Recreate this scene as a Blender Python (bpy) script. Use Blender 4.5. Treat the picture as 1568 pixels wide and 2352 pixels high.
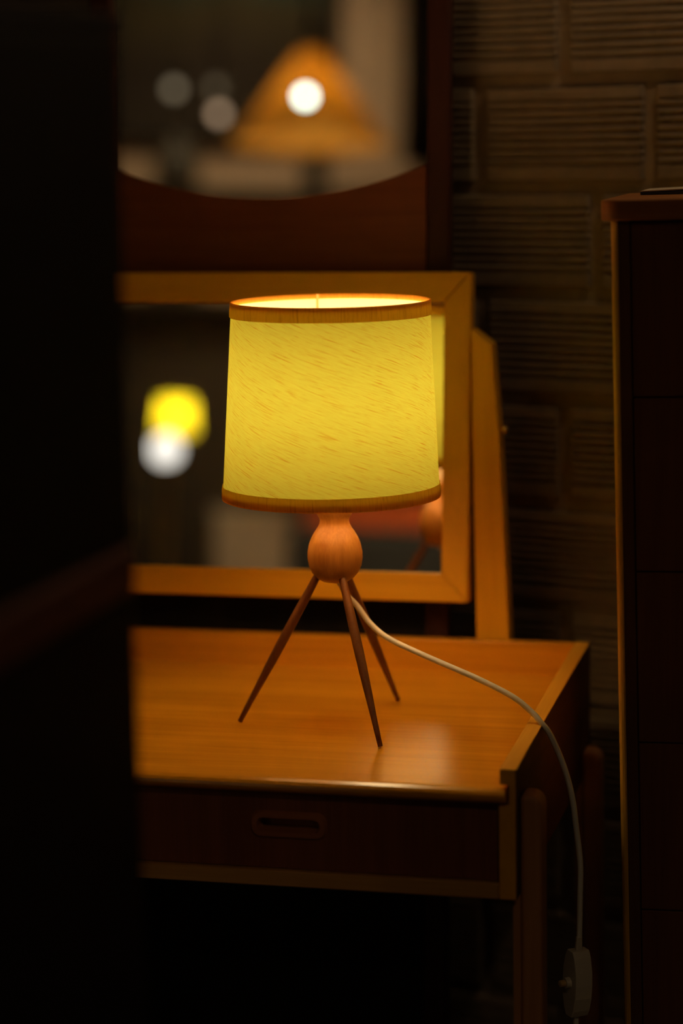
import bpy, bmesh, math, random
from mathutils import Matrix, Vector, noise as mnoise

random.seed(7)
S = bpy.context.scene
for o in list(bpy.data.objects):
    bpy.data.objects.remove(o)
COL = S.collection
PI = math.pi

# ------------------------------------------------------------------ camera
YAW, PITCH, ROLL = math.radians(14.0), math.atan((1176 - 290) / 5553.0), math.radians(1.0)
fw = Vector((-math.sin(YAW) * math.cos(PITCH), math.cos(YAW) * math.cos(PITCH), -math.sin(PITCH)))
r0 = Vector((math.cos(YAW), math.sin(YAW), 0))
u0 = r0.cross(fw)
rv = r0 * math.cos(ROLL) - u0 * math.sin(ROLL)
uv_ = u0 * math.cos(ROLL) + r0 * math.sin(ROLL)
cam_d = bpy.data.cameras.new('camera')
cam = bpy.data.objects.new('camera', cam_d)
COL.objects.link(cam)
m = Matrix.Identity(4)
for i in range(3):
    m[i][0], m[i][1], m[i][2] = rv[i], uv_[i], -fw[i]
m[2][3] = 1.25
cam.matrix_world = m
cam_d.sensor_fit = 'HORIZONTAL'
cam_d.sensor_width = 24.0
cam_d.lens = 85.0
cam_d.clip_start = 0.02
cam_d.dof.use_dof = True
cam_d.dof.focus_distance = 2.15
cam_d.dof.aperture_fstop = 1.95
cam_d.dof.aperture_blades = 0
S.camera = cam

# ------------------------------------------------------------------ world, exposure
world = bpy.data.worlds.new('world')
S.world = world
world.use_nodes = True
world.node_tree.nodes['Background'].inputs[0].default_value = (0.02, 0.018, 0.014, 1)
world.node_tree.nodes['Background'].inputs[1].default_value = 0.3
S.view_settings.view_transform = 'Standard'
S.view_settings.look = 'None'
S.view_settings.exposure = 0.0
S.view_settings.gamma = 1.0
S.view_settings.use_curve_mapping = False
S.cycles.use_denoising = True
S.cycles.max_bounces = 7
S.cycles.diffuse_bounces = 3
S.cycles.glossy_bounces = 4
S.cycles.transmission_bounces = 4
S.cycles.sample_clamp_indirect = 20.0
S.cycles.blur_glossy = 0.3
S.cycles.use_adaptive_sampling = True
S.cycles.adaptive_threshold = 0.04

BULB_POWER = 34.0          # table lamp bulb radiance
DOWN_POWER = 1.0           # added fill downlights

# ------------------------------------------------------------------ materials
def new_mat(name):
    mt = bpy.data.materials.new(name)
    mt.use_nodes = True
    nt = mt.node_tree
    return mt, nt, nt.nodes, nt.links, nt.nodes['Principled BSDF']

def plain(name, col, rough=0.6, metal=0.0, spec=0.4, var=0.06, scale=30, bump=0.0):
    mt, nt, N, L, b = new_mat(name)
    tc = N.new('ShaderNodeTexCoord')
    nz = N.new('ShaderNodeTexNoise')
    nz.inputs['Scale'].default_value = scale
    nz.inputs['Detail'].default_value = 4
    L.new(tc.outputs['Object'], nz.inputs['Vector'])
    rp = N.new('ShaderNodeValToRGB')
    rp.color_ramp.elements[0].color = [max(0, c * (1 - var)) for c in col] + [1]
    rp.color_ramp.elements[1].color = [min(1, c * (1 + var)) for c in col] + [1]
    L.new(nz.outputs['Fac'], rp.inputs['Fac'])
    L.new(rp.outputs['Color'], b.inputs['Base Color'])
    b.inputs['Roughness'].default_value = rough
    b.inputs['Metallic'].default_value = metal
    b.inputs['Specular IOR Level'].default_value = spec
    if bump:
        bp = N.new('ShaderNodeBump')
        bp.inputs['Strength'].default_value = bump
        bp.inputs['Distance'].default_value = 0.002
        L.new(nz.outputs['Fac'], bp.inputs['Height'])
        L.new(bp.outputs['Normal'], b.inputs['Normal'])
    return mt

def wood(name, c1, c2, axis='X', rough=0.45, spec=0.35, scale=1.0, contrast=1.0):
    """grain runs along `axis`"""
    mt, nt, N, L, b = new_mat(name)
    tc = N.new('ShaderNodeTexCoord')
    mp = N.new('ShaderNodeMapping')
    st = {'X': (3, 60, 60), 'Y': (60, 3, 60), 'Z': (60, 60, 3)}[axis]
    mp.inputs['Scale'].default_value = [s * scale for s in st]
    L.new(tc.outputs['Object'], mp.inputs['Vector'])
    nz = N.new('ShaderNodeTexNoise')
    nz.inputs['Scale'].default_value = 1.0
    nz.inputs['Detail'].default_value = 7
    nz.inputs['Roughness'].default_value = 0.62
    nz.inputs['Distortion'].default_value = 0.6
    L.new(mp.outputs['Vector'], nz.inputs['Vector'])
    mp2 = N.new('ShaderNodeMapping')
    st2 = {'X': (14, 700, 700), 'Y': (700, 14, 700), 'Z': (700, 700, 14)}[axis]
    mp2.inputs['Scale'].default_value = st2
    L.new(tc.outputs['Object'], mp2.inputs['Vector'])
    n2 = N.new('ShaderNodeTexNoise')
    n2.inputs['Scale'].default_value = 1.0
    n2.inputs['Detail'].default_value = 3
    L.new(mp2.outputs['Vector'], n2.inputs['Vector'])
    mx = N.new('ShaderNodeMix')
    mx.data_type = 'FLOAT'
    mx.inputs[0].default_value = 0.3
    L.new(nz.outputs['Fac'], mx.inputs[2])
    L.new(n2.outputs['Fac'], mx.inputs[3])
    rp = N.new('ShaderNodeValToRGB')
    w = 0.16 / contrast
    rp.color_ramp.elements[0].position = 0.5 - w
    rp.color_ramp.elements[1].position = 0.5 + w
    rp.color_ramp.elements[0].color = (*c2, 1)
    rp.color_ramp.elements[1].color = (*c1, 1)
    L.new(mx.outputs[0], rp.inputs['Fac'])
    L.new(rp.outputs['Color'], b.inputs['Base Color'])
    b.inputs['Roughness'].default_value = rough
    b.inputs['Specular IOR Level'].default_value = spec
    bp = N.new('ShaderNodeBump')
    bp.inputs['Strength'].default_value = 0.12
    bp.inputs['Distance'].default_value = 0.0006
    L.new(n2.outputs['Fac'], bp.inputs['Height'])
    L.new(bp.outputs['Normal'], b.inputs['Normal'])
    return mt

def emit(name, col, strength):
    mt = bpy.data.materials.new(name)
    mt.use_nodes = True
    nt = mt.node_tree
    nt.nodes.clear()
    e = nt.nodes.new('ShaderNodeEmission')
    e.inputs[0].default_value = (*col, 1)
    e.inputs[1].default_value = strength
    o = nt.nodes.new('ShaderNodeOutputMaterial')
    nt.links.new(e.outputs[0], o.inputs[0])
    return mt

TEAK, TEAK_D = (0.84, 0.36, 0.014), (0.64, 0.255, 0.008)
M = {}
M['teak_x'] = wood('teak_grain_x', TEAK, TEAK_D, 'X', rough=0.24, spec=0.5)
M['teak_y'] = wood('teak_grain_y', (0.88, 0.44, 0.04), (0.74, 0.34, 0.025), 'Y', rough=0.4)
M['teak_z'] = wood('teak_grain_z', TEAK, TEAK_D, 'Z', rough=0.42)
M['oak_x'] = wood('oak_edge_x', (0.62, 0.34, 0.09), (0.46, 0.22, 0.05), 'X', rough=0.4)
M['frame_x'] = wood('frame_wood_x', (0.88, 0.44, 0.013), (0.74, 0.35, 0.009), 'X', rough=0.45)
M['frame_z'] = wood('frame_wood_z', (0.88, 0.44, 0.013), (0.74, 0.35, 0.009), 'Z', rough=0.45)
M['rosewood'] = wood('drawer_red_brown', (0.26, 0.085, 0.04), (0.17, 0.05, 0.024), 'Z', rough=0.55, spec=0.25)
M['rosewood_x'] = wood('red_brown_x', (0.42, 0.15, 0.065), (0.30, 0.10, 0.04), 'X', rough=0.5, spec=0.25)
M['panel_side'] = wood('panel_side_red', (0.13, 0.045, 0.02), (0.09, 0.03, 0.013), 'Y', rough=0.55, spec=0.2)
M['leg_wood'] = wood('leg_brown', (0.55, 0.26, 0.10), (0.40, 0.17, 0.06), 'Z', rough=0.5)
M['mahog'] = wood('mahogany_x', (0.19, 0.06, 0.018), (0.13, 0.035, 0.010), 'X', rough=0.5, spec=0.25)
M['mahog_z'] = wood('mahogany_z', (0.05, 0.013, 0.007), (0.035, 0.009, 0.005), 'Z', rough=0.5, spec=0.25)
M['chest_front'] = wood('chest_front', (0.20, 0.075, 0.032), (0.14, 0.045, 0.02), 'Z', rough=0.55, spec=0.2)
M['chest_side'] = wood('chest_side', (0.16, 0.065, 0.025), (0.11, 0.04, 0.015), 'Z', rough=0.5, spec=0.2)
M['lamplit_edge'] = wood('lamplit_edge_wood', (0.80, 0.46, 0.06), (0.66, 0.34, 0.04), 'Z', rough=0.45, spec=0.3)  # pale colour stands in for lamplight on the chest edge
M['chest_top'] = wood('chest_top', (0.42, 0.17, 0.05), (0.32, 0.11, 0.03), 'X', rough=0.5, spec=0.2)
M['ebony'] = wood('ebony_dark', (0.022, 0.018, 0.014), (0.012, 0.01, 0.008), 'Z', rough=0.6, spec=0.1)
M['ebony_red'] = wood('dark_red_rail', (0.20, 0.07, 0.04), (0.13, 0.045, 0.028), 'Y', rough=0.6, spec=0.15)
M['body_wood'] = wood('turned_wood', (0.46, 0.22, 0.045), (0.31, 0.125, 0.02), 'Z', rough=0.36, spec=0.4, scale=1.3, contrast=1.2)
M['lamp_leg'] = wood('lamp_leg_wood', (0.22, 0.09, 0.025), (0.13, 0.045, 0.013), 'Z', rough=0.42, spec=0.35)
M['cord'] = plain('white_cord', (0.80, 0.78, 0.68), 0.45, var=0.03)
M['switch'] = plain('ivory_switch', (0.66, 0.60, 0.48), 0.4, var=0.03)
M['button'] = plain('amber_button', (0.55, 0.36, 0.14), 0.35, var=0.03)
M['brass'] = plain('brass', (0.75, 0.5, 0.15), 0.3, metal=1.0)
M['black'] = plain('black_plastic', (0.015, 0.014, 0.013), 0.5)
M['paper'] = plain('cream_paper', (0.62, 0.5, 0.34), 0.8)
M['gap_shadow'] = plain('gap_shadow_dark', (0.03, 0.035, 0.04), 0.6)  # dark colour for the shadow gap under the leaflet
M['plaster'] = plain('cream_plaster', (0.74, 0.56, 0.40), 0.9, var=0.05, scale=4)
M['dark_wall'] = plain('brown_plaster', (0.22, 0.18, 0.13), 0.9, var=0.08, scale=3)
M['ceiling'] = plain('ceiling_paint', (0.35, 0.30, 0.23), 0.9, var=0.04, scale=3)
M['floor'] = plain('dark_concrete', (0.045, 0.038, 0.03), 0.7, var=0.25, scale=6, bump=0.1)
M['grey_fabric'] = plain('charcoal_wool', (0.045, 0.043, 0.038), 0.95, var=0.25, scale=200, bump=0.3)
M['orange_wool'] = plain('orange_wool', (0.85, 0.16, 0.03), 0.95, var=0.15, scale=150, bump=0.3)
M['cream_paint'] = plain('cream_paint', (0.6, 0.45, 0.31), 0.6, var=0.05)
M['dark_cab'] = wood('dark_brown_cabinet', (0.12, 0.095, 0.065), (0.085, 0.065, 0.042), 'Z', rough=0.6)
M['curtain'] = plain('dark_curtain', (0.045, 0.03, 0.02), 0.95, var=0.2, scale=60)
M['vase'] = plain('dark_grey_glaze', (0.08, 0.075, 0.06), 0.5)
M['gasket'] = plain('grey_metal', (0.25, 0.24, 0.22), 0.4, metal=0.8)

# mirror glass
mt, nt, N, L, b = new_mat('mirror_glass')
b.inputs['Base Color'].default_value = (0.86, 0.87, 0.83, 1)
b.inputs['Metallic'].default_value = 1.0
b.inputs['Roughness'].default_value = 0.0
M['mirror'] = mt

# painted ribbed brick
mt, nt, N, L, b = new_mat('painted_brick')
tc = N.new('ShaderNodeTexCoord')
nz = N.new('ShaderNodeTexNoise')
nz.inputs['Scale'].default_value = 40
nz.inputs['Detail'].default_value = 6
L.new(tc.outputs['Object'], nz.inputs['Vector'])
rp = N.new('ShaderNodeValToRGB')
rp.color_ramp.elements[0].position = 0.3
rp.color_ramp.elements[0].color = (0.21, 0.155, 0.10, 1)
rp.color_ramp.elements[1].position = 0.7
rp.color_ramp.elements[1].color = (0.27, 0.20, 0.135, 1)
L.new(nz.outputs['Fac'], rp.inputs['Fac'])
L.new(rp.outputs['Color'], b.inputs['Base Color'])
b.inputs['Roughness'].default_value = 0.75
b.inputs['Specular IOR Level'].default_value = 0.25
n2 = N.new('ShaderNodeTexNoise')
n2.inputs['Scale'].default_value = 260
n2.inputs['Detail'].default_value = 4
L.new(tc.outputs['Object'], n2.inputs['Vector'])
bp = N.new('ShaderNodeBump')
bp.inputs['Strength'].default_value = 0.25
bp.inputs['Distance'].default_value = 0.0015
L.new(n2.outputs['Fac'], bp.inputs['Height'])
L.new(bp.outputs['Normal'], b.inputs['Normal'])
M['brick'] = mt

def shade_material(name, base, streak, inner, t_outer, slope=20.0, dense=1.0, vertical=False):
    """slubbed fabric: translucent + diffuse; lining on the inner face"""
    mt = bpy.data.materials.new(name)
    mt.use_nodes = True
    nt = mt.node_tree
    N, L = nt.nodes, nt.links
    N.clear()
    out = N.new('ShaderNodeOutputMaterial')
    uv = N.new('ShaderNodeUVMap')
    uv.uv_map = 'UVMap'
    rot = N.new('ShaderNodeMapping')
    rot.inputs['Rotation'].default_value = (0, 0, math.radians(slope))
    L.new(uv.outputs['UV'], rot.inputs['Vector'])
    def layer(sx, sy, lo, hi, off):
        mp = N.new('ShaderNodeMapping')
        mp.inputs['Scale'].default_value = (sx, sy, 1)
        mp.inputs['Location'].default_value = (off, off * 1.7, 0)
        L.new(rot.outputs['Vector'], mp.inputs['Vector'])
        nz = N.new('ShaderNodeTexNoise')
        nz.noise_dimensions = '2D'
        nz.inputs['Scale'].default_value = 1.0
        nz.inputs['Detail'].default_value = 2.0
        L.new(mp.outputs['Vector'], nz.inputs['Vector'])
        mr = N.new('ShaderNodeMapRange')
        mr.inputs['From Min'].default_value = lo
        mr.inputs['From Max'].default_value = hi
        L.new(nz.outputs['Fac'], mr.inputs['Value'])
        return mr.outputs[0]
    a = layer(30, 950, 0.60, 0.80, 3.1)
    c = layer(70, 1400, 0.61, 0.82, 9.7)
    d = layer(60, 900, 0.30, 0.75, 5.3)
    def math_(op, x, y):
        n = N.new('ShaderNodeMath')
        n.operation = op
        for k, v in enumerate((x, y)):
            if isinstance(v, (int, float)):
                n.inputs[k].default_value = v
            else:
                L.new(v, n.inputs[k])
        n.use_clamp = True
        return n.outputs[0]
    s = math_('ADD', math_('MULTIPLY', a, 0.72 * dense), math_('MULTIPLY', c, 0.6 * dense))
    s = math_('ADD', s, math_('MULTIPLY', d, 0.16 * dense))
    mix = N.new('ShaderNodeMix')
    mix.data_type = 'RGBA'
    mix.inputs[6].default_value = (*base, 1)
    mix.inputs[7].default_value = (*streak, 1)
    L.new(s, mix.inputs[0])
    tr = N.new('ShaderNodeBsdfTranslucent')
    sc = N.new('ShaderNodeVectorMath')
    sc.operation = 'SCALE'
    sc.inputs[3].default_value = t_outer
    L.new(mix.outputs[2], sc.inputs[0])
    L.new(sc.outputs[0], tr.inputs['Color'])
    geo = N.new('ShaderNodeNewGeometry')
    dm = N.new('ShaderNodeMix')
    dm.data_type = 'RGBA'
    L.new(geo.outputs['Backfacing'], dm.inputs[0])
    so = N.new('ShaderNodeVectorMath')
    so.operation = 'SCALE'
    so.inputs[3].default_value = 0.55
    L.new(mix.outputs[2], so.inputs[0])
    L.new(so.outputs[0], dm.inputs[6])
    dm.inputs[7].default_value = (*inner, 1)
    df = N.new('ShaderNodeBsdfDiffuse')
    L.new(dm.outputs[2], df.inputs['Color'])
    ad = N.new('ShaderNodeAddShader')
    L.new(tr.outputs[0], ad.inputs[0])
    L.new(df.outputs[0], ad.inputs[1])
    L.new(ad.outputs[0], out.inputs[0])
    return mt

M['shade'] = shade_material('yellow_slub_fabric', (0.80, 0.91, 0.13), (0.60, 0.31, 0.006), (0.88, 0.65, 0.46), 0.152)
M['trim'] = shade_material('tan_trim_tape', (0.72, 0.40, 0.06), (0.40, 0.16, 0.02), (0.5, 0.36, 0.12), 0.62, slope=88)

# ------------------------------------------------------------------ mesh helpers
ORG = {}

def link(name, bm, mat, parent=None, loc=None, bevel=0.0, seg=2, smooth=False, xf=None, label=None):
    """bm is in world coordinates; becomes one object whose origin is the parent's origin (or loc)"""
    if xf is not None:
        bmesh.ops.transform(bm, matrix=xf, verts=bm.verts)
    bmesh.ops.recalc_face_normals(bm, faces=bm.faces) if not smooth == 'keep' else None
    org = ORG[parent.name] if parent is not None else Vector(loc or (0, 0, 0))
    bmesh.ops.translate(bm, vec=-org, verts=bm.verts)
    me = bpy.data.meshes.new(name)
    bm.to_mesh(me)
    bm.free()
    if smooth:
        for p in me.polygons:
            p.use_smooth = True
    if mat:
        me.materials.append(M[mat] if isinstance(mat, str) else mat)
    o = bpy.data.objects.new(name, me)
    COL.objects.link(o)
    if parent is not None:
        o.parent = parent
    else:
        o.location = org
    ORG[o.name] = org
    if bevel:
        md = o.modifiers.new('bevel', 'BEVEL')
        md.width = bevel
        md.segments = seg
        md.limit_method = 'ANGLE'
        md.angle_limit = math.radians(40)
    if label:
        o['label'] = label
    return o

def thing(name, label, cat, loc, group=None):
    o = bpy.data.objects.new(name, None)
    o.empty_display_size = 0.05
    COL.objects.link(o)
    o.location = loc
    ORG[o.name] = Vector(loc)
    o['label'] = label
    o['category'] = cat
    if group:
        o['group'] = group
    return o

def tag(o, label, cat, group=None):
    o['label'] = label
    o['category'] = cat
    if group:
        o['group'] = group
    return o

def struct(o):
    o['kind'] = 'structure'
    return o

def box(x0, x1, y0, y1, z0, z1, bm=None):
    bm = bm or bmesh.new()
    v = [bm.verts.new(p) for p in ((x0, y0, z0), (x1, y0, z0), (x1, y1, z0), (x0, y1, z0),
                                   (x0, y0, z1), (x1, y0, z1), (x1, y1, z1), (x0, y1, z1))]
    for f in ((0, 3, 2, 1), (4, 5, 6, 7), (0, 1, 5, 4), (1, 2, 6, 5), (2, 3, 7, 6), (3, 0, 4, 7)):
        bm.faces.new([v[i] for i in f])
    return bm

def prism(front, back, bm=None):
    """two matching 3D loops joined into a solid"""
    bm = bm or bmesh.new()
    a = [bm.verts.new(p) for p in front]
    b_ = [bm.verts.new(p) for p in back]
    n = len(a)
    bm.faces.new(a)
    bm.faces.new(b_[::-1])
    for i in range(n):
        j = (i + 1) % n
        bm.faces.new((a[i], b_[i], b_[j], a[j]))
    return bm

def lathe(profile, cx, cy, seg=48, bm=None, caps=True):
    bm = bm or bmesh.new()
    rings = []
    for r, z in profile:
        if r < 1e-5:
            rings.append([bm.verts.new((cx, cy, z))])
        else:
            rings.append([bm.verts.new((cx + r * math.cos(2 * PI * k / seg), cy + r * math.sin(2 * PI * k / seg), z)) for k in range(seg)])
    for A, B in zip(rings, rings[1:]):
        for k in range(seg):
            q = (k + 1) % seg
            if len(A) == 1 and len(B) == 1:
                continue
            if len(A) == 1:
                bm.faces.new((A[0], B[q], B[k]))
            elif len(B) == 1:
                bm.faces.new((A[k], A[q], B[0]))
            else:
                bm.faces.new((A[k], A[q], B[q], B[k]))
    if caps:
        for R_ in (rings[0], rings[-1]):
            if len(R_) > 1:
                bm.faces.new(R_)
    return bm

def catmull(pts, n=10):
    P = [Vector(p) for p in pts]
    P = [2 * P[0] - P[1]] + P + [2 * P[-1] - P[-2]]
    out = []
    for i in range(1, len(P) - 2):
        for k in range(n):
            t = k / n
            a, b_, c, d = P[i - 1], P[i], P[i + 1], P[i + 2]
            out.append(0.5 * ((2 * b_) + (c - a) * t + (2 * a - 5 * b_ + 4 * c - d) * t * t + (3 * b_ - a - 3 * c + d) * t ** 3))
    out.append(P[-2])
    return out

def tube(pts, rad, seg=12, bm=None):
    bm = bm or bmesh.new()
    pts = [Vector(p) for p in pts]
    n = len(pts)
    rads = rad if isinstance(rad, (list, tuple)) else [rad] * n
    t0 = (pts[1] - pts[0]).normalized()
    ref = Vector((0, 0, 1)) if abs(t0.z) < 0.9 else Vector((1, 0, 0))
    nrm = t0.cross(ref).normalized()
    rings = []
    for i in range(n):
        t = (pts[min(i + 1, n - 1)] - pts[max(i - 1, 0)]).normalized()
        nrm = (nrm - t * nrm.dot(t)).normalized()
        bn = t.cross(nrm)
        rings.append([bm.verts.new(pts[i] + (nrm * math.cos(2 * PI * k / seg) + bn * math.sin(2 * PI * k / seg)) * rads[i]) for k in range(seg)])
    for A, B in zip(rings, rings[1:]):
        for k in range(seg):
            q = (k + 1) % seg
            bm.faces.new((A[k], A[q], B[q], B[k]))
    bm.faces.new(rings[0])
    bm.faces.new(rings[-1][::-1])
    return bm

def sphere(c, r, u=14, v=8, sc=(1, 1, 1)):
    bm = bmesh.new()
    bmesh.ops.create_uvsphere(bm, u_segments=u, v_segments=v, radius=r)
    bmesh.ops.scale(bm, vec=sc, verts=bm.verts)
    bmesh.ops.translate(bm, vec=c, verts=bm.verts)
    return bm

def rrect(x0, x1, z0, z1, r, n=6):
    pts = []
    for cx, cz, a0 in ((x1 - r, z1 - r, 0), (x0 + r, z1 - r, 90), (x0 + r, z0 + r, 180), (x1 - r, z0 + r, 270)):
        for k in range(n + 1):
            a = math.radians(a0 + 90 * k / n)
            pts.append((cx + r * math.cos(a), cz + r * math.sin(a)))
    return pts

# ------------------------------------------------------------------ the room
WA = math.radians(16.0)
WN = Vector((math.sin(WA), math.cos(WA), 0))      # away from the room through the brick wall
WS = Vector((math.cos(WA), -math.sin(WA), 0))     # along the wall, to the right
T_BRICK, T_BACK, S_L, S_R, CEIL = 2.270, -3.6, -3.3, 2.4, 2.95

def RM(s, t, z):
    return WS * s + WN * t + Vector((0, 0, z))

def rbox(s0, s1, t0, t1, z0, z1, bm=None):
    """box in room-aligned coordinates, world result"""
    bm = bm or bmesh.new()
    v = [bm.verts.new(RM(*p)) for p in ((s0, t0, z0), (s1, t0, z0), (s1, t1, z0), (s0, t1, z0),
                                        (s0, t0, z1), (s1, t0, z1), (s1, t1, z1), (s0, t1, z1))]
    for f in ((0, 3, 2, 1), (4, 5, 6, 7), (0, 1, 5, 4), (1, 2, 6, 5), (2, 3, 7, 6), (3, 0, 4, 7)):
        bm.faces.new([v[i] for i in f])
    return bm

struct(link('floor', rbox(S_L - .1, S_R + .1, T_BACK - .1, T_BRICK + .2, -0.1, 0.0), 'floor'))
struct(link('ceiling', rbox(S_L - .1, S_R + .1, T_BACK - .1, T_BRICK + .2, CEIL, CEIL + .1), 'ceiling'))
struct(link('wall_left', rbox(S_L - .1, S_L, T_BACK, T_BRICK, 0, CEIL), 'dark_wall'))
struct(link('wall_right', rbox(S_R, S_R + .1, T_BACK, T_BRICK, 0, CEIL), 'dark_wall'))
struct(link('wall_front', rbox(S_L - .1, S_R + .1, T_BACK - .1, T_BACK, 0, CEIL), 'plaster'))

# brick wall: mortar bed with bricks proud of it
bm = rbox(S_L - .1, S_R + .1, T_BRICK + 0.012, T_BRICK + .15, 0, CEIL)
s0, s1, z0, z1 = -2.1, 0.25, 0.0, 2.05
ns, nzv = 200, 190
grid = []
for j in range(nzv + 1):
    row = []
    for i in range(ns + 1):
        s = s0 + (s1 - s0) * i / ns
        z = z0 + (z1 - z0) * j / nzv
        q = Vector((s * 38, z * 60, 1.3))
        d = mnoise.noise(q) * 0.0030 + mnoise.noise(q * 2.7) * 0.0015
        row.append(bm.verts.new(RM(s, T_BRICK + 0.0030 + d, z)))
    grid.append(row)
for j in range(nzv):
    for i in range(ns):
        bm.faces.new((grid[j][i], grid[j][i + 1], grid[j + 1][i + 1], grid[j + 1][i]))
wall = struct(link('wall_back', bm, 'brick', smooth='keep'))

COURSE, BLEN = 0.1088, 0.1886
def brick_mesh(variant):
    """ribbed face brick, local x along, y depth (front at -y), z up; origin at its lower-left-front"""
    rnd = random.Random(variant)
    H, Lb = COURSE - 0.013, BLEN - 0.013
    prof = [(0.010, 0.0), (0.0, 0.002), (-0.0003, 0.0140)]
    nr = 9
    pitch = (H - 0.0235) / nr
    for k in range(nr):
        zz = 0.0150 + k * pitch
        d = 0.0046 + rnd.uniform(-.0004, .0004)
        prof += [(d, zz + pitch * 0.10), (0.0002, zz + pitch * 0.42), (-0.0004, zz + pitch * 0.75), (0.0004, zz + pitch * 0.97)]
    prof += [(0.0, H - 0.0082), (0.0, H - 0.002), (0.010, H)]
    bm = bmesh.new()
    cols = []
    xs = [0.0, 0.003, Lb * 0.33, Lb * 0.66, Lb - 0.003, Lb]
    for i, x in enumerate(xs):
        end = i in (0, len(xs) - 1)
        cols.append([bm.verts.new((x, y + (0.006 if end else rnd.uniform(-.0003, .0003)), z + rnd.uniform(-.0005, .0005))) for y, z in prof])
    for A, B in zip(cols, cols[1:]):
        for k in range(len(prof) - 1):
            bm.faces.new((A[k], B[k], B[k + 1], A[k + 1]))
    bmesh.ops.recalc_face_normals(bm, faces=bm.faces)
    if sum(f.normal.y for f in bm.faces) > 0:
        bmesh.ops.reverse_faces(bm, faces=bm.faces)
    me = bpy.data.meshes.new('ribbed_brick')
    bm.to_mesh(me)
    bm.free()
    me.materials.append(M['brick'])
    return me
variants = [brick_mesh(k) for k in range(5)]
# bed joint heights follow z = 1.297 + k*COURSE ; vertical joints
JOINT = {0: -1.0413, -1: -1.1356, -2: -1.0056}
rowi = 0
for k in range(-12, 7):
    zc = 1.2923 + k * COURSE
    off = JOINT.get(k, -1.0413 + 0.0943 * (k % 2))
    for j in range(-5, 6):
        sx = off + 0.0065 + j * BLEN
        o = bpy.data.objects.new('brick', variants[(rowi * 3 + j) % 5])
        COL.objects.link(o)
        o.parent = wall
        p = RM(sx, T_BRICK - 0.0040 + random.uniform(-.0012, .0012), zc + 0.0065 + random.uniform(-.001, .001))
        o.matrix_local = Matrix.Translation(p) @ Matrix.Rotation(-WA, 4, 'Z') @ Matrix.Rotation(random.uniform(-.006, .006), 4, 'Y')
    rowi += 1

# ------------------------------------------------------------------ dressing table
ZT = 0.7056
YF, YB = 1.917, 2.349          # front and back of the carcass
XR, XL = -0.333, -1.107        # outer faces of the side panels
XC = (XR + XL) / 2
desk = thing('dressing_table', 'low teak dressing table with raised tray edge and dark drawers under the lamp', 'table', (XC, 2.13, 0))

def side_panel(sgn):
    """sgn=+1 right, -1 left (mirrored about XC)"""
    def X(x):
        return x if sgn > 0 else 2 * XC - x
    xi, xg, xo = -0.347, -0.3395, -0.333
    zf, zb = ZT + 0.0163, ZT + 0.0325
    def loop(y, zt):
        return [(X(xi - .001), y, 0.6095), (X(xo), y, 0.6095), (X(xo), y, zt), (X(xi), y, zt), (X(xi), y, ZT + 0.003),
                (X(xg), y, ZT + 0.003), (X(xg), y, ZT - 0.0145), (X(xi - .001), y, ZT - 0.0145)]
    return prism(loop(YF, zf), loop(YB, zb))

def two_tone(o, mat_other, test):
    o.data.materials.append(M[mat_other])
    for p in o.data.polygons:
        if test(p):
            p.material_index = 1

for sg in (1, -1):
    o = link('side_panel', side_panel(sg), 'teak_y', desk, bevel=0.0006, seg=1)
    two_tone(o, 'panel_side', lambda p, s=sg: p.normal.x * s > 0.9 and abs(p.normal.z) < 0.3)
# tabletop with rounded front lip
def bull(x):
    pts = [(x, YB - 0.014, ZT), (x, YF + 0.003, ZT)]
    for k in range(1, 8):
        a = PI / 2 + PI * k / 8
        pts.append((x, YF + 0.003 + 0.011 * math.cos(a) , ZT - 0.00675 + 0.00675 * math.sin(a)))
    pts += [(x, YF + 0.003, ZT - 0.0135), (x, YB - 0.014, ZT - 0.0135)]
    return pts
link('tabletop', prism(bull(XL + 0.0085), bull(XR - 0.0085)), 'teak_x', desk)
# back gallery rail
link('gallery_rail', box(XL + .014, XR - .014, YB - .014, YB, 0.6095, ZT + 0.0322), 'teak_x', desk, bevel=0.001)
link('bottom_board', box(XL + .0155, XR - .0155, YF, YB - .014, 0.6095, 0.6230), 'oak_x', desk, bevel=0.0006, seg=1)
link('divider', box(XC - .007, XC + .007, YF + .001, YB - .014, 0.6231, ZT - .0136), 'teak_z', desk, bevel=0.0006, seg=1)

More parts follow.
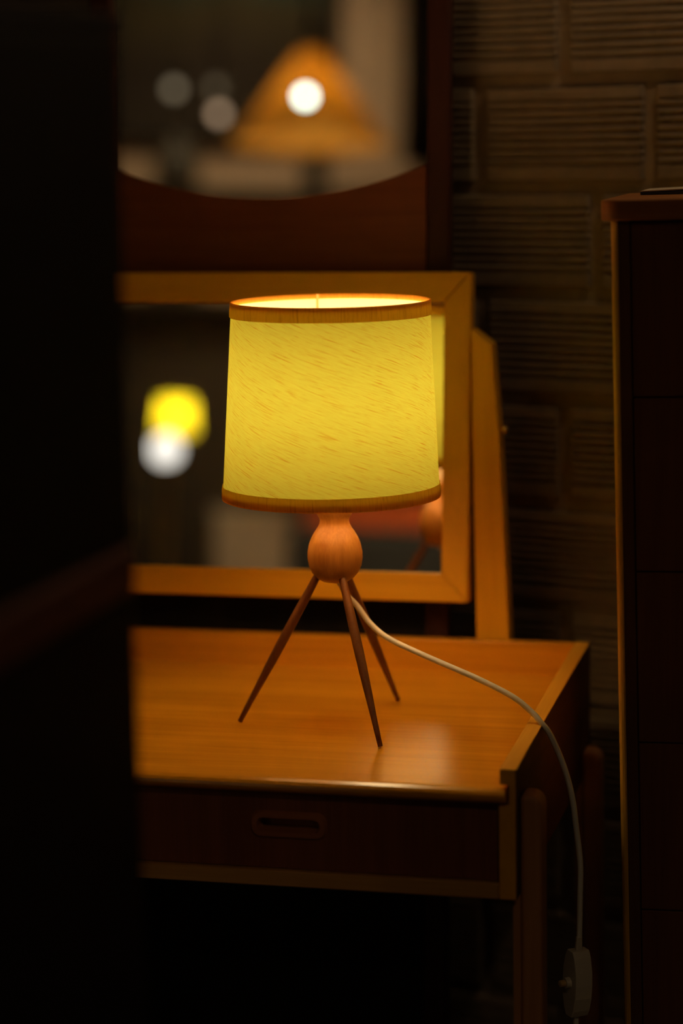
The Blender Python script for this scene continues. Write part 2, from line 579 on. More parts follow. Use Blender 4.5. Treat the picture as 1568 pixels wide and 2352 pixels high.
def drawer(x0, x1):
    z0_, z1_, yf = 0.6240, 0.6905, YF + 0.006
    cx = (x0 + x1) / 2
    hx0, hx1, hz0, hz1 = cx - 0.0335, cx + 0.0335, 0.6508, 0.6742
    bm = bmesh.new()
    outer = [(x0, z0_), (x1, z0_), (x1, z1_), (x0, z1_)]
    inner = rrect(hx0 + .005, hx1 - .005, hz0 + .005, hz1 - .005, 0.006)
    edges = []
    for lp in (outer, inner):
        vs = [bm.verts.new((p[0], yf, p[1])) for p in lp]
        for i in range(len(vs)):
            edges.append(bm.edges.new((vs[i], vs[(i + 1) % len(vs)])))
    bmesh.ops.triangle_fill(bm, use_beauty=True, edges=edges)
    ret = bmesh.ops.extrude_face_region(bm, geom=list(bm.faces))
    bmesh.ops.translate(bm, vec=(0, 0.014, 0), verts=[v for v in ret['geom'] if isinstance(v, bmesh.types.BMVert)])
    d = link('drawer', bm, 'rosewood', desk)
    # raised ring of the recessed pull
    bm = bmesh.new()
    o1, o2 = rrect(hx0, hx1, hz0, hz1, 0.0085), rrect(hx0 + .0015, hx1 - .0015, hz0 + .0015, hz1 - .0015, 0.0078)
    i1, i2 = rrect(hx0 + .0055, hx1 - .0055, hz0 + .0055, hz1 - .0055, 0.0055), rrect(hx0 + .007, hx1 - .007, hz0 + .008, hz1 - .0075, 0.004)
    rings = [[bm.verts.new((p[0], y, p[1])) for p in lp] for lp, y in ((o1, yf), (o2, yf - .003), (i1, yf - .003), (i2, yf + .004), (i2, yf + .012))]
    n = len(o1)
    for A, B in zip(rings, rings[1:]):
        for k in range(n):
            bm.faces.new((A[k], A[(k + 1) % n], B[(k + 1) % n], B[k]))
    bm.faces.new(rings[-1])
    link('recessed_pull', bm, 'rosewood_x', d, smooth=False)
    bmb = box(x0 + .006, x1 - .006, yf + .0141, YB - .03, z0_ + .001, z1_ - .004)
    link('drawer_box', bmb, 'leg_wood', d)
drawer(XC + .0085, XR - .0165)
drawer(XL + .0165, XC - .0085)

def leg(xa, xb, y0, y1, zt, outer):
    """upright with a rounded shoulder at the top outer corner"""
    prof = []
    r = 0.011
    xo, xi = (xb, xa) if outer > 0 else (xa, xb)
    prof = [(xi, 0.0), (xi, zt)]
    for k in range(7):
        a = math.radians(90 - 90 * k / 6)
        prof.append((xo - outer * r + outer * r * math.cos(a), zt - r + r * math.sin(a)))
    prof.append((xo, 0.0))
    def ins(p, y):
        return [(x, y, z) for x, z in p]
    return prism(ins(prof, y0), ins(prof, y1))
for yy in (1.932, 2.290):
    link('leg', leg(XR + .0002, XR + .0185, yy, yy + .03, 0.6955 if yy < 2 else 0.640, 1), 'leg_wood', desk, bevel=0.004, seg=3)
    link('leg', leg(XL - .0185, XL - .0002, yy, yy + .03, 0.6955 if yy < 2 else 0.640, -1), 'leg_wood', desk, bevel=0.004, seg=3)
    for xa, xb in ((XR - .006, XR + .0002), (XL - .0002, XL + .006)):
        link('leg_tenon', box(xa, xb, yy + .0005, yy + .0295, 0.0, 0.6094), 'leg_wood', desk)

# ------------------------------------------------------------------ tilting dressing mirror
MT = math.radians(6.0)
mo = Vector((0, 2.355, 0.90))
mup = Vector((0, math.sin(MT), math.cos(MT)))
mout = Vector((0, -math.cos(MT), math.sin(MT)))
def MP(x, z, d):
    """point on the tilted mirror plane at height z, d metres in front of the glass"""
    p = mo + mup * ((z - 0.90) / math.cos(MT)) + mout * d
    return Vector((x, p.y, p.z))
mx1, mx0, mz0, mz1 = -0.4543, 2 * XC + 0.4543, 0.7757, 1.1042
FW = 0.0272
vm = thing('dressing_mirror', 'tilted mirror in a light teak frame on tapered posts behind the lamp', 'mirror', (XC, 2.36, 0.62))
ix0, ix1, iz0, iz1 = mx0 + FW, mx1 - FW, mz0 + 0.0285, mz1 - 0.0300
def rail(q, name, mat):
    bm = bmesh.new()
    f = [MP(x, z, 0.005) for x, z in q]
    b_ = [MP(x, z, -0.016) for x, z in q]
    link(name, prism(f, b_), mat, vm, bevel=0.0012, seg=2)
e = 0.0002
rail([(mx0 + e, mz1), (mx1 - e, mz1), (ix1 - e, iz1), (ix0 + e, iz1)], 'frame_rail', 'frame_x')
rail([(mx0 + e, mz0), (ix0 + e, iz0), (ix1 - e, iz0), (mx1 - e, mz0)], 'frame_rail', 'frame_x')
rail([(mx1, mz0 + e), (mx1, mz1 - e), (ix1, iz1 - e), (ix1, iz0 + e)], 'frame_stile', 'frame_z')
rail([(mx0, mz0 + e), (ix0, iz0 + e), (ix0, iz1 - e), (mx0, mz1 - e)], 'frame_stile', 'frame_z')
g = [(ix0 - .003, iz0 - .003), (ix1 + .003, iz0 - .003), (ix1 + .003, iz1 + .003), (ix0 - .003, iz1 + .003)]
link('mirror_glass', prism([MP(x, z, 0) for x, z in g], [MP(x, z, -.004) for x, z in g]), 'mirror', vm)
for sg in (1, -1):
    def X(x):
        return x if sg > 0 else 2 * XC - x
    pts = [(X(-.4470), 0.615), (X(-.4150), 0.615), (X(-.4152), 0.735), (X(-.4240), 0.942), (X(-.4310), 1.034), (X(-.4510), 1.049), (X(-.4512), 0.96)]
    p = link('post', prism([(x, 2.353, z) for x, z in pts], [(x, 2.379, z) for x, z in pts]), 'frame_z', vm, bevel=0.001)
    kb = tube([(X(-.4240), 2.364, .948), (X(-.4205), 2.364, .948), (X(-.4170), 2.364, .948)], [0.0025, 0.0045, 0.0035], 14)
    link('pivot_knob', kb, 'brass', p, smooth=True)

# ------------------------------------------------------------------ tall mirror with curved lower edge
BT = math.radians(4.0)
bo = Vector((0, 2.405, 1.10))
def BP(x, z, d):
    y = bo.y + (z - 1.10) * math.tan(BT)
    return Vector((x, y - d * math.cos(BT), z + d * math.sin(BT)))
bx1, bx0 = -0.4808, -0.8634
bxm = (bx0 + bx1) / 2
bm_t = thing('cheval_mirror', 'tall red-brown framed mirror with curved lower edge behind the teak mirror', 'mirror', (bxm, 2.33, 0))
ZTOP = 1.48
for xa, xb in ((bx1 - .0246, bx1), (bx0, bx0 + .0246)):
    q = [(xa, 0.0), (xb, 0.0), (xb, ZTOP), (xa, ZTOP)]
    link('stile', prism([BP(x, z, .009) for x, z in q], [BP(x, z + .001, -.006) for x, z in q]), 'mahog_z', bm_t, bevel=0.003)
# lower panel with concave (circular) top edge
xa, xb = bx0 + .0248, bx1 - .0248
R_ = 0.4465
zc = 1.1783 + R_
arc = []
for k in range(33):
    x = xa + (xb - xa) * k / 32
    arc.append((x, zc - math.sqrt(R_ * R_ - (x - bxm) ** 2)))
q = [(xb, 0.96), (xa, 0.96)] + arc
link('lower_panel', prism([BP(x, z, .006) for x, z in q], [BP(x, z, -.005) for x, z in q]), 'mahog', bm_t)
q = [(xa, 1.43), (xb, 1.43), (xb, ZTOP), (xa, ZTOP)]
link('top_rail', prism([BP(x, z, .006) for x, z in q], [BP(x, z, -.005) for x, z in q]), 'mahog', bm_t)
q = [(xa, 0.08), (xb, 0.08), (xb, 0.958), (xa, 0.958)]
link('shadow_board', prism([BP(x, z, .003) for x, z in q], [BP(x, z, -.005) for x, z in q]), 'ebony', bm_t)  # black board added in place of shade below the teak mirror
q = [(xa, 1.14), (xb, 1.14), (xb, 1.45), (xa, 1.45)]
link('mirror_glass', prism([BP(x, z, 0) for x, z in q], [BP(x, z, -.004) for x, z in q]), 'mirror', bm_t)
link('easel_leg', tube([BP(bxm, 1.25, -.012), (bxm, 2.475, 0.008)], 0.007, 8), 'mahog_z', bm_t)

# ------------------------------------------------------------------ chest of drawers on the right
piv = Vector((-0.2739, 2.05, 1.166))
LEAN = Matrix.Translation(piv) @ Matrix.Rotation(math.radians(-1.0), 4, 'Y') @ Matrix.Translation(-piv)
ch = thing('chest_of_drawers', 'tall dark brown chest of flush drawers with rounded top, standing right of the table', 'chest', (-0.10, 2.15, 0.0))
cx0, cx1, cy0, cy1 = -0.2737, 0.060, 2.050, 2.250
top = []
tx0, tx1, ty0, ty1, rr = cx0 - .0085, cx1 + .009, cy0 - .007, cy1 + .004, 0.021
for ax, ay, a0 in ((tx1 - rr, ty1 - rr, 0), (tx0 + rr, ty1 - rr, 90), (tx0 + rr, ty0 + rr, 180), (tx1 - rr, ty0 + rr, 270)):
    for k in range(9):
        a = math.radians(a0 + 90 * k / 8)
        top.append((ax + rr * math.cos(a), ay + rr * math.sin(a)))
bm = prism([(x, y, 1.1669) for x, y in top], [(x, y, 1.1845) for x, y in top])
link('chest_top', bm, 'chest_top', ch, bevel=0.0015, seg=2, xf=LEAN)
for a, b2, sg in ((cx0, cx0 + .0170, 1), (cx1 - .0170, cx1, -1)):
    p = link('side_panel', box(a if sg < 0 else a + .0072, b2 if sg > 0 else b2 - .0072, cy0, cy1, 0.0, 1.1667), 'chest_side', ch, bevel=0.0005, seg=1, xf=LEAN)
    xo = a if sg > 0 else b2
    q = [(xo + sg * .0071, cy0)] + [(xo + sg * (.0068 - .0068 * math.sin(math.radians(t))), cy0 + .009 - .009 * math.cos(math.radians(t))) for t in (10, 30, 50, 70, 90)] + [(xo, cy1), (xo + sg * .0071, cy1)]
    link('lamplit_edge', prism([(x, y, 0.0) for x, y in q], [(x, y, 1.1667) for x, y in q]), 'lamplit_edge', p, xf=LEAN, label='rounded wooden edge coloured pale for lamplight')
link('back_panel', box(cx0 + .0171, cx1 - .0171, cy1 - .012, cy1 - .002, 0.02, 1.1666), 'chest_front', ch, xf=LEAN)
zs = [1.1655, 1.0167, 0.8657, 0.7142, 0.5628, 0.4114, 0.2600, 0.1086]
for za, zb in zip(zs, zs[1:]):
    link('drawer_front', box(cx0 + .0178, cx1 - .0178, cy0 + .001, cy0 + .019, zb + .0006, za - .0006), 'chest_front', ch, bevel=0.0008, seg=1, xf=LEAN)
link('plinth', box(cx0 + .0178, cx1 - .0178, cy0 + .02, cy0 + .036, 0.012, 0.1080), 'chest_front', ch, xf=LEAN)
# folded leaflet lying on the chest
lf = thing('leaflet', 'thin folded cream leaflet on the chest top, shadow gap below coloured dark', 'leaflet', (-0.18, 2.20, 1.1850))
def sheet(z0_, z1_, th, c):
    f, b_ = [], []
    bm = bmesh.new()
    up, dn = [], []
    for i in range(9):
        x = -0.262 + 0.20 * i / 8
        z = z0_ + (z1_ - z0_) * i / 8 + 0.0012 * math.sin(PI * i / 8) * c
        up.append([bm.verts.new((x, y, z + th)) for y in (2.170, 2.245)])
        dn.append([bm.verts.new((x, y, z)) for y in (2.170, 2.245)])
    for i in range(8):
        bm.faces.new((up[i][0], up[i + 1][0], up[i + 1][1], up[i][1]))
        bm.faces.new((dn[i][0], dn[i][1], dn[i + 1][1], dn[i + 1][0]))
        bm.faces.new((up[i][0], dn[i][0], dn[i + 1][0], up[i + 1][0]))
        bm.faces.new((up[i][1], up[i + 1][1], dn[i + 1][1], dn[i][1]))
    bm.faces.new((up[0][0], up[0][1], dn[0][1], dn[0][0]))
    bm.faces.new((up[8][0], dn[8][0], dn[8][1], up[8][1]))
    return bm
link('shadow_leaf', sheet(1.1852, 1.1895, 0.0022, 0), 'gap_shadow', lf)  # dark leaf stands in for the shadow under the upper one
link('upper_leaf', sheet(1.1876, 1.1928, 0.0009, 1), 'paper', lf)

# ------------------------------------------------------------------ dark cabinet in the near left foreground
fc = thing('narrow_cabinet', 'out-of-focus black narrow cabinet filling the left edge, with a red-brown ledge', 'cabinet', (-0.56, 1.07, 0))
fx0, fx1, fy0, fy1 = -0.645, -0.482, 0.74, 1.400
link('lower_case', box(fx0, fx1, fy0, fy1, 0.05, 0.966), 'ebony', fc, bevel=0.002)
link('ledge', box(fx0 - .004, fx1 + .003, fy0 - .004, fy1 - .002, 0.9662, 0.998), 'ebony_red', fc, bevel=0.006, seg=3)
link('upper_case', box(fx0, fx1 - .001, fy0, fy1, 0.9982, 1.305), 'ebony', fc, bevel=0.002)
link('cabinet_top', box(fx0 - .003, fx1 + .0005, fy0 - .003, fy1 + .001, 1.3052, 1.318), 'ebony', fc, bevel=0.002)
for z0_, z1_ in ((0.08, 0.50), (0.51, 0.955), (1.01, 1.295)):
    link('door_panel', box(fx0 + .006, fx1 - .008, fy0 - .012, fy0 - .0002, z0_, z1_), 'ebony', fc, bevel=0.002)
link('base', box(fx0 + .01, fx1 - .012, fy0 + .02, fy1 - .02, 0.0, 0.0499), 'ebony', fc)

# ------------------------------------------------------------------ the table lamp
LX, LY = -0.5317, 2.1052
lamp = thing('tripod_table_lamp', 'lit tripod table lamp with yellow slub fabric shade and turned wooden body', 'lamp', (LX, LY, ZT))
def shx(z):
    return -0.0024 * (ZT + 0.3895 - z) / 0.176
def cone_sheet(prof, seg=128, a0=0.0):
    """open surface of revolution with metre-scaled UVs, outward normals"""
    bm = bmesh.new()
    uvl = bm.loops.layers.uv.new('UVMap')
    rings = []
    for r, z in prof:
        rings.append([bm.verts.new((LX + shx(z) + r * math.cos(2 * PI * k / seg), LY + r * math.sin(2 * PI * k / seg), z)) for k in range(seg)])
    vlen = [0]
    for (ra, za), (rb, zb) in zip(prof, prof[1:]):
        vlen.append(vlen[-1] + math.hypot(rb - ra, zb - za))
    for i, (A, B) in enumerate(zip(rings, rings[1:])):
        for k in range(seg):
            q = (k + 1) % seg
            f = bm.faces.new((A[k], A[q], B[q], B[k]))
            for lp, (kk, vv) in zip(f.loops, ((k, vlen[i]), (k + 1, vlen[i]), (k + 1, vlen[i + 1]), (k, vlen[i + 1]))):
                lp[uvl].uv = (0.094 * 2 * PI * kk / seg, vv)
    return bm
zb_, zt_ = ZT + 0.2133, ZT + 0.3895
rb_, rt_ = 0.0985, 0.0892
nsl = 10
prof = [(rb_ + (rt_ - rb_) * k / nsl, zb_ + (zt_ - zb_) * k / nsl) for k in range(nsl + 1)]
shade = link('lamp_shade', cone_sheet(prof), 'shade', lamp, smooth='keep')
def band(z0_, z1_):
    def rad(z):
        return rb_ + (rt_ - rb_) * (z - zb_) / (zt_ - zb_)
    t, ti = 0.0009, 0.0006
    pr = [(rad(z0_) - ti, z0_ + (.006 if z0_ < 1 else 0)), (rad(z0_) - ti, z0_ - .0008), (rad(z0_) + t, z0_ - .0008), (rad(z0_) + t * 1.2, z0_ + .001),
          (rad((z0_ + z1_) / 2) + t * 1.4, (z0_ + z1_) / 2), (rad(z1_) + t * 1.2, z1_ - .001), (rad(z1_) + t, z1_ + .0003)]
    return pr
pr = band(zb_, ZT + 0.2245)
link('shade_trim', cone_sheet(pr), 'trim', shade, smooth='keep', label='tan fabric tape round the lower rim')
def rad(z):
    return rb_ + (rt_ - rb_) * (z - zb_) / (zt_ - zb_)
z0_ = ZT + 0.3770
pr = [(rad(z0_) + .0008, z0_), (rad(z0_) + .0011, z0_ + .001), (rad(z0_ + .006) + .0013, z0_ + .006), (rt_ + .0011, zt_ - .001), (rt_ + .0009, zt_ + .0008),
      (rt_ - .0006, zt_ + .0008), (rt_ - .0004, zt_ - .004)]
link('shade_trim', cone_sheet(pr), 'trim', shade, smooth='keep', label='tan fabric tape round the upper rim')
# seam inside the far wall of the shade
bm = bmesh.new()
sa = math.radians(112)
def sp(a, z, d):
    r = rad(z) - d
    return (LX + shx(z) + r * math.cos(a), LY + r * math.sin(a), z)
da = 0.012
f = [sp(sa - da, zb_ + .012, .0006), sp(sa + da, zb_ + .012, .0006), sp(sa + da, zt_ + .0006, .0006), sp(sa - da, zt_ + .0006, .0006)]
b_ = [sp(sa - da, zb_ + .012, .0018), sp(sa + da, zb_ + .012, .0018), sp(sa + da, zt_ + .0006, .0018), sp(sa - da, zt_ + .0006, .0018)]
link('shade_seam', prism(f, b_), 'oak_x', shade)
# spider: ring on the socket with three arms to the lower rim
bm = bmesh.new()
zs_ = ZT + 0.2190
for k in range(3):
    a = math.radians(20 + 120 * k)
    tube([(LX - .001 + .013 * math.cos(a), LY + .013 * math.sin(a), ZT + .232), (LX - .002 + .0975 * math.cos(a), LY + .0975 * math.sin(a), zs_)], 0.0011, 6, bm)
link('shade_carrier', bm, 'gasket', lamp)
# turned wooden body
pf = [(0.0001, .1330), (.0060, .1332), (.0120, .1346), (.0170, .1378), (.0212, .1425), (.0240, .1490), (.0252, .1560), (.0250, .1620),
      (.0236, .1690), (.0212, .1750), (.0183, .1800), (.0156, .1838), (.0138, .1872), (.0133, .1900), (.0140, .1930), (.0158, .1965), (.0180, .1998), (.0184, .2020), (.0178, .2050), (.0001, .2052)]
link('turned_body', lathe([(r, ZT + z) for r, z in pf], LX, LY, 56, caps=False), 'body_wood', lamp, smooth=True)
link('lamp_socket', lathe([(.0130, ZT + .2053), (.0145, ZT + .210), (.0145, ZT + .240), (.0155, ZT + .242), (.0155, ZT + .252), (.012, ZT + .256)], LX, LY, 32), 'switch', lamp, smooth=False)
feet = ((-.0909, -.0109), (.0579, -.0779), (.0354, .0960))
for fx, fy in feet:
    d = math.hypot(fx, fy)
    ux, uy = fx / d, fy / d
    a = Vector((LX + ux * .0120, LY + uy * .0120, ZT + .1475))
    b2 = Vector((LX + fx, LY + fy, ZT + .0016))
    n = 14
    pts = [a.lerp(b2, k / n) for k in range(n + 1)]
    rads = []
    for k in range(n + 1):
        t = k / n
        rads.append(0.0031 + 0.0013 * math.sin(PI * min(1, t * 1.15)) ** 1.0 - 0.0007 * max(0, t - .5) * 2)
    rads[-1] = 0.0022
    link('leg', tube(pts, rads, 16), 'lamp_leg', lamp, smooth=True)
# bulb
M['bulb'] = emit('bulb_glow', (1.0, 0.72, 0.34), BULB_POWER)
pb = [(0.0001, .345), (.010, .3435), (.0185, .339), (.0245, .3315), (.0272, .3215), (.0268, .311), (.0235, .299), (.0185, .285), (.0148, .272), (.0130, .257)]
link('light_bulb', lathe([(r, ZT + z) for r, z in pb[::-1]], LX - .001, LY, 28, caps=False), 'bulb', lamp, smooth=True)
# cord
cp = [(LX + .001, LY + .004, ZT + .136), (-.5245, 2.114, ZT + .121), (-.515, 2.120, .8140), (-.501, 2.111, .8000), (-.482, 2.101, .7890), (-.452, 2.090, .7790), (-.422, 2.080, .7700),
      (-.392, 2.070, .7610), (-.3605, 2.060, .7490), (-.3430, 2.055, .7372), (-.3345, 2.051, .7295), (-.3250, 2.049, .7180), (-.3130, 2.045, .6920), (-.3050, 2.040, .6660),
      (-.3015, 2.040, .6390), (-.2980, 2.040, .6070), (-.2980, 2.040, .5790), (-.2988, 2.040, .5390), (-.2992, 2.040, .5260)]
link('power_cord', tube(catmull(cp, 6), 0.0026, 10), 'cord', lamp, smooth=True)
cp2 = [(-.3018, 2.040, .4670), (-.3022, 2.040, .4500), (-.304, 2.042, .36), (-.302, 2.048, .22), (-.298, 2.06, .09), (-.292, 2.085, .022), (-.275, 2.13, .0035), (-.24, 2.18, .0030), (-.20, 2.20, .003)]
link('power_cord', tube(catmull(cp2, 6), 0.0026, 10), 'cord', lamp, smooth=True)
# inline switch: almond-shaped body, turned so that two faces show
SWC = Vector((-.3005, 2.040, .4965))
def sw_local(p):
    a = math.radians(-52)
    q = Matrix.Rotation(a, 3, 'Z') @ Vector(p)
    q = Matrix.Rotation(math.radians(1.5), 3, 'Y') @ q
    return SWC + q
lens = [(-.0050, .0305), (.0050, .0305), (.0085, .024), (.0115, .012), (.0122, 0), (.0115, -.012), (.0085, -.024), (.0050, -.0305),
        (-.0050, -.0305), (-.0085, -.024), (-.0115, -.012), (-.0122, 0), (-.0115, .012), (-.0085, .024)]
sw = link('inline_switch', prism([sw_local((x, -.0085, z)) for x, z in lens], [sw_local((x, .0085, z)) for x, z in lens]), 'switch', lamp, bevel=0.0008, seg=2)
bm = tube([sw_local((0, -.0083, .001)), sw_local((0, -.0130, .001))], [.0050, .0046], 20)
link('switch_collar', bm, 'switch', sw)
bm = tube([sw_local((0, -.0128, .001)), sw_local((0, -.0178, .001)), sw_local((0, -.0186, .001))], [.0030, .0030, .0018], 16)
link('push_button', bm, 'button', sw, label='small amber push button')
link('cord_sleeve', tube([(-.2990, 2.040, .5385), (-.2996, 2.040, .5265)], [.0029, .0034], 12), 'switch', sw)

# ------------------------------------------------------------------ the room behind the camera, seen in the mirrors
# amber cone pendant
pd = thing('pendant_lamp', 'amber cone-shaped pendant lamp reflected in the tall mirror', 'lamp', (-1.787, -2.0, CEIL))
px_, py_ = -1.787, -2.0
M['cone'] = None
mt = bpy.data.materials.new('amber_shade')
mt.use_nodes = True
nt = mt.node_tree
nt.nodes.clear()
o_ = nt.nodes.new('ShaderNodeOutputMaterial')
tr = nt.nodes.new('ShaderNodeBsdfTranslucent')
tr.inputs[0].default_value = (0.155, 0.064, 0.004, 1)
df = nt.nodes.new('ShaderNodeBsdfDiffuse')
df.inputs[0].default_value = (0.45, 0.25, 0.05, 1)
ad = nt.nodes.new('ShaderNodeAddShader')
nt.links.new(tr.outputs[0], ad.inputs[0])
nt.links.new(df.outputs[0], ad.inputs[1])
nt.links.new(ad.outputs[0], o_.inputs[0])
M['cone'] = mt
link('pendant_shade', lathe([(.229, 1.822), (.19, 1.870), (.045, 2.075), (.018, 2.095)], px_, py_, 48, caps=False), 'cone', pd, smooth='keep')
link('pendant_stem', lathe([(.017, 2.08), (.018, 2.20), (.006, 2.215), (.004, 2.22), (.004, CEIL - .03), (.05, CEIL - .028), (.05, CEIL - .0005)], px_, py_, 20), 'black', pd)
M['pbulb'] = emit('pendant_bulb_glow', (1.0, 0.72, 0.42), 60)
link('light_bulb', sphere((px_, py_, 1.925), 0.032), 'pbulb', pd, smooth=True)

def hanging_bulb(name, label, c, r, col, strength, z_top=CEIL):
    t = thing(name, label, 'light bulb', (c[0], c[1], z_top), 'bare bulbs hanging across the room')
    mt = emit(name + '_glow', col, strength)
    link('glass_bulb', sphere(c, r, 16, 10), mt, t, smooth=True)
    link('socket', lathe([(r * .55, c[2] + r * .85), (r * .6, c[2] + r * 1.2), (r * .6, c[2] + r * 2.4), (r * .2, c[2] + r * 2.8)], c[0], c[1], 14), 'black', t)
    link('hanging_wire', tube([(c[0], c[1], c[2] + r * 2.6), (c[0], c[1], z_top - .0005)], 0.0025, 6), 'black', t)
hanging_bulb('hanging_bulb', 'bright white bare bulb in front of the amber cone, in the tall mirror', (-1.6976, -1.60, 1.8973), 0.015, (0.70, 0.96, 0.86), 12.0)
hanging_bulb('hanging_bulb', 'dim pinkish bulb, lowest of the faint discs in the tall mirror', (-2.0639, -2.0, 1.9129), 0.018, (1.0, 0.66, 0.42), 1.2)
hanging_bulb('hanging_bulb', 'dim greyish bulb, leftmost of the faint discs in the tall mirror', (-2.2029, -2.0, 1.9883), 0.018, (1.0, 0.80, 0.52), 0.5)
hanging_bulb('hanging_bulb', 'faintest dim bulb just above the pinkish one in the tall mirror', (-2.085, -2.04, 1.997), 0.018, (1.0, 0.76, 0.46), 0.25)

# floor lamp with yellow shade above an opal globe
fl = thing('floor_lamp', 'yellow shaded floor lamp with white glowing globe, at the left of the teak mirror', 'lamp', (-2.185, -2.0, 0))
fx_, fy_ = -2.185, -2.0
mt = bpy.data.materials.new('yellow_shade_far')
mt.use_nodes = True
nt = mt.node_tree
nt.nodes.clear()
o_ = nt.nodes.new('ShaderNodeOutputMaterial')
tr = nt.nodes.new('ShaderNodeBsdfTranslucent')
tr.inputs[0].default_value = (0.42, 0.35, 0.010, 1)
df = nt.nodes.new('ShaderNodeBsdfDiffuse')
df.inputs[0].default_value = (0.45, 0.38, 0.05, 1)
ad = nt.nodes.new('ShaderNodeAddShader')
nt.links.new(tr.outputs[0], ad.inputs[0])
nt.links.new(df.outputs[0], ad.inputs[1])
nt.links.new(ad.outputs[0], o_.inputs[0])
link('lamp_shade', lathe([(.058, 1.285), (.050, 1.385)], fx_ + .020, fy_, 40, caps=False), mt, fl, smooth='keep')
M['fbulb'] = emit('floor_lamp_bulb_glow', (1.0, 0.86, 0.6), 45)
link('light_bulb', sphere((fx_ + .020, fy_, 1.340), 0.022), 'fbulb', fl, smooth=True)
M['opal'] = emit('opal_globe_glow', (1.0, 0.93, 0.86), 1.9)
link('globe', sphere((fx_ - .008, fy_, 1.237), 0.042), 'opal', fl, smooth=True)
link('pole', lathe([(.13, 0.0), (.13, .018), (.012, .03), (.011, 1.192), (.016, 1.197)], fx_, fy_, 28), 'brass', fl)
link('bulb_stem', lathe([(.010, 1.277), (.010, 1.319)], fx_ + .010, fy_, 16), 'brass', fl)

# charcoal armchair seen from behind, folded orange blanket on its back
ac = thing('armchair', 'charcoal upholstered armchair reflected at the bottom of the teak mirror', 'armchair', (-1.48, -2.3, 0))
ax0, ax1 = -1.835, -1.12
link('backrest', box(ax0 + .02, ax1 - .02, -2.12, -1.98, 0.22, 1.020), 'grey_fabric', ac, bevel=0.035, seg=4)
link('seat_cushion', box(ax0 + .11, ax1 - .11, -2.72, -2.13, 0.30, 0.46), 'grey_fabric', ac, bevel=0.03, seg=4)
link('seat_base', box(ax0 + .03, ax1 - .03, -2.70, -2.125, 0.18, 0.299), 'grey_fabric', ac, bevel=0.015)
for a, b2 in ((ax0, ax0 + .105), (ax1 - .105, ax1)):
    link('armrest', box(a, b2, -2.72, -2.122, 0.30, 0.62), 'grey_fabric', ac, bevel=0.03, seg=4)
for a in (ax0 + .06, ax1 - .06):
    for yy in (-2.66, -2.07):
        link('leg', lathe([(.014, 0), (.022, .2)], a, yy, 14), 'leg_wood', ac)
bl = thing('folded_blanket', 'folded orange wool blanket lying on top of the charcoal armchair', 'blanket', (-1.56, -2.05, 1.021))
for k in range(3):
    link('fold', box(-1.765 + .004 * k, -1.345 - .006 * k, -2.112, -1.990, 1.0208 + .0215 * k, 1.0415 + .0215 * k), 'orange_wool', bl, bevel=0.009, seg=3)

# cream cabinet beside the chair
cc = thing('cream_cabinet', 'pale cream painted cabinet left of the charcoal chair in the teak mirror', 'cabinet', (-2.0, -2.30, 0))
link('carcass', box(-2.085, -1.862, -2.50, -2.16, 0.06, 1.045), 'cream_paint', cc, bevel=0.004)
link('cabinet_top', box(-2.092, -1.855, -2.51, -2.145, 1.0452, 1.075), 'cream_paint', cc, bevel=0.004)
for a, b2 in ((-2.080, -1.975), (-1.972, -1.867)):
    d = link('door_panel', box(a, b2, -2.1595, -2.146, 0.08, 1.035), 'cream_paint', cc, bevel=0.003)
    link('knob', sphere(((a + b2) / 2 + (.05 if a < -2.0 else -.05), -2.138, .62), 0.010, 12, 8), 'brass', d, smooth=True)
link('base', box(-2.07, -1.875, -2.49, -2.18, 0.0, 0.0598), 'cream_paint', cc)

# dark wardrobe against the far wall
wd = thing('wardrobe', 'dark brown wardrobe along the far wall behind the chair, in the teak mirror', 'wardrobe', tuple(RM(-1.15, -3.35, 0)))
ws0, ws1 = -2.15, -0.20
link('carcass', rbox(ws0, ws1, T_BACK + .01, -3.14, 0.06, 1.735), 'dark_cab', wd, bevel=0.004)
link('cornice', rbox(ws0 - .02, ws1 + .02, T_BACK + .005, -3.10, 1.7352, 1.77), 'dark_cab', wd, bevel=0.006)
nd = 4
for k in range(nd):
    a = ws0 + .01 + (ws1 - ws0 - .02) * k / nd
    b2 = ws0 + .01 + (ws1 - ws0 - .02) * (k + 1) / nd - .006
    d = link('door_panel', rbox(a, b2, -3.1398, -3.118, 0.08, 1.71), 'dark_cab', wd, bevel=0.003)
    sx = b2 - .04 if k % 2 == 0 else a + .04
    link('handle', tube([RM(sx, -3.108, .95), RM(sx, -3.108, 1.10)], .006, 10), 'brass', d)
link('base', rbox(ws0 + .02, ws1 - .02, T_BACK + .02, -3.16, 0.0, 0.0598), 'dark_cab', wd)
# vase and jar on the wardrobe
p = RM(-1.13, -3.30, 0)
vs = link('vase', lathe([(.030, 1.7702), (.040, 1.79), (.042, 1.86), (.030, 1.92), (.034, 1.96), (.030, 1.96), (.026, 1.92), (.0001, 1.91)], p.x, p.y, 28), 'vase', loc=(p.x, p.y, 1.7702), smooth=True)
tag(vs, 'slim dark grey vase on the wardrobe under the amber cone, in the tall mirror', 'vase')
p = RM(-1.58, -3.32, 0)
jr = thing('storage_jar', 'squat dark lidded jar on the wardrobe at left of the tall mirror', 'jar', (p.x, p.y, 1.7702))
link('jar_body', lathe([(.05, 1.7702), (.07, 1.79), (.075, 1.86), (.055, 1.905), (.0001, 1.906)], p.x, p.y, 28), 'vase', jr, smooth=True)
link('lid', lathe([(.057, 1.9062), (.057, 1.917), (.02, 1.93), (.014, 1.95), (.0001, 1.954)], p.x, p.y, 28), 'vase', jr, smooth=True)

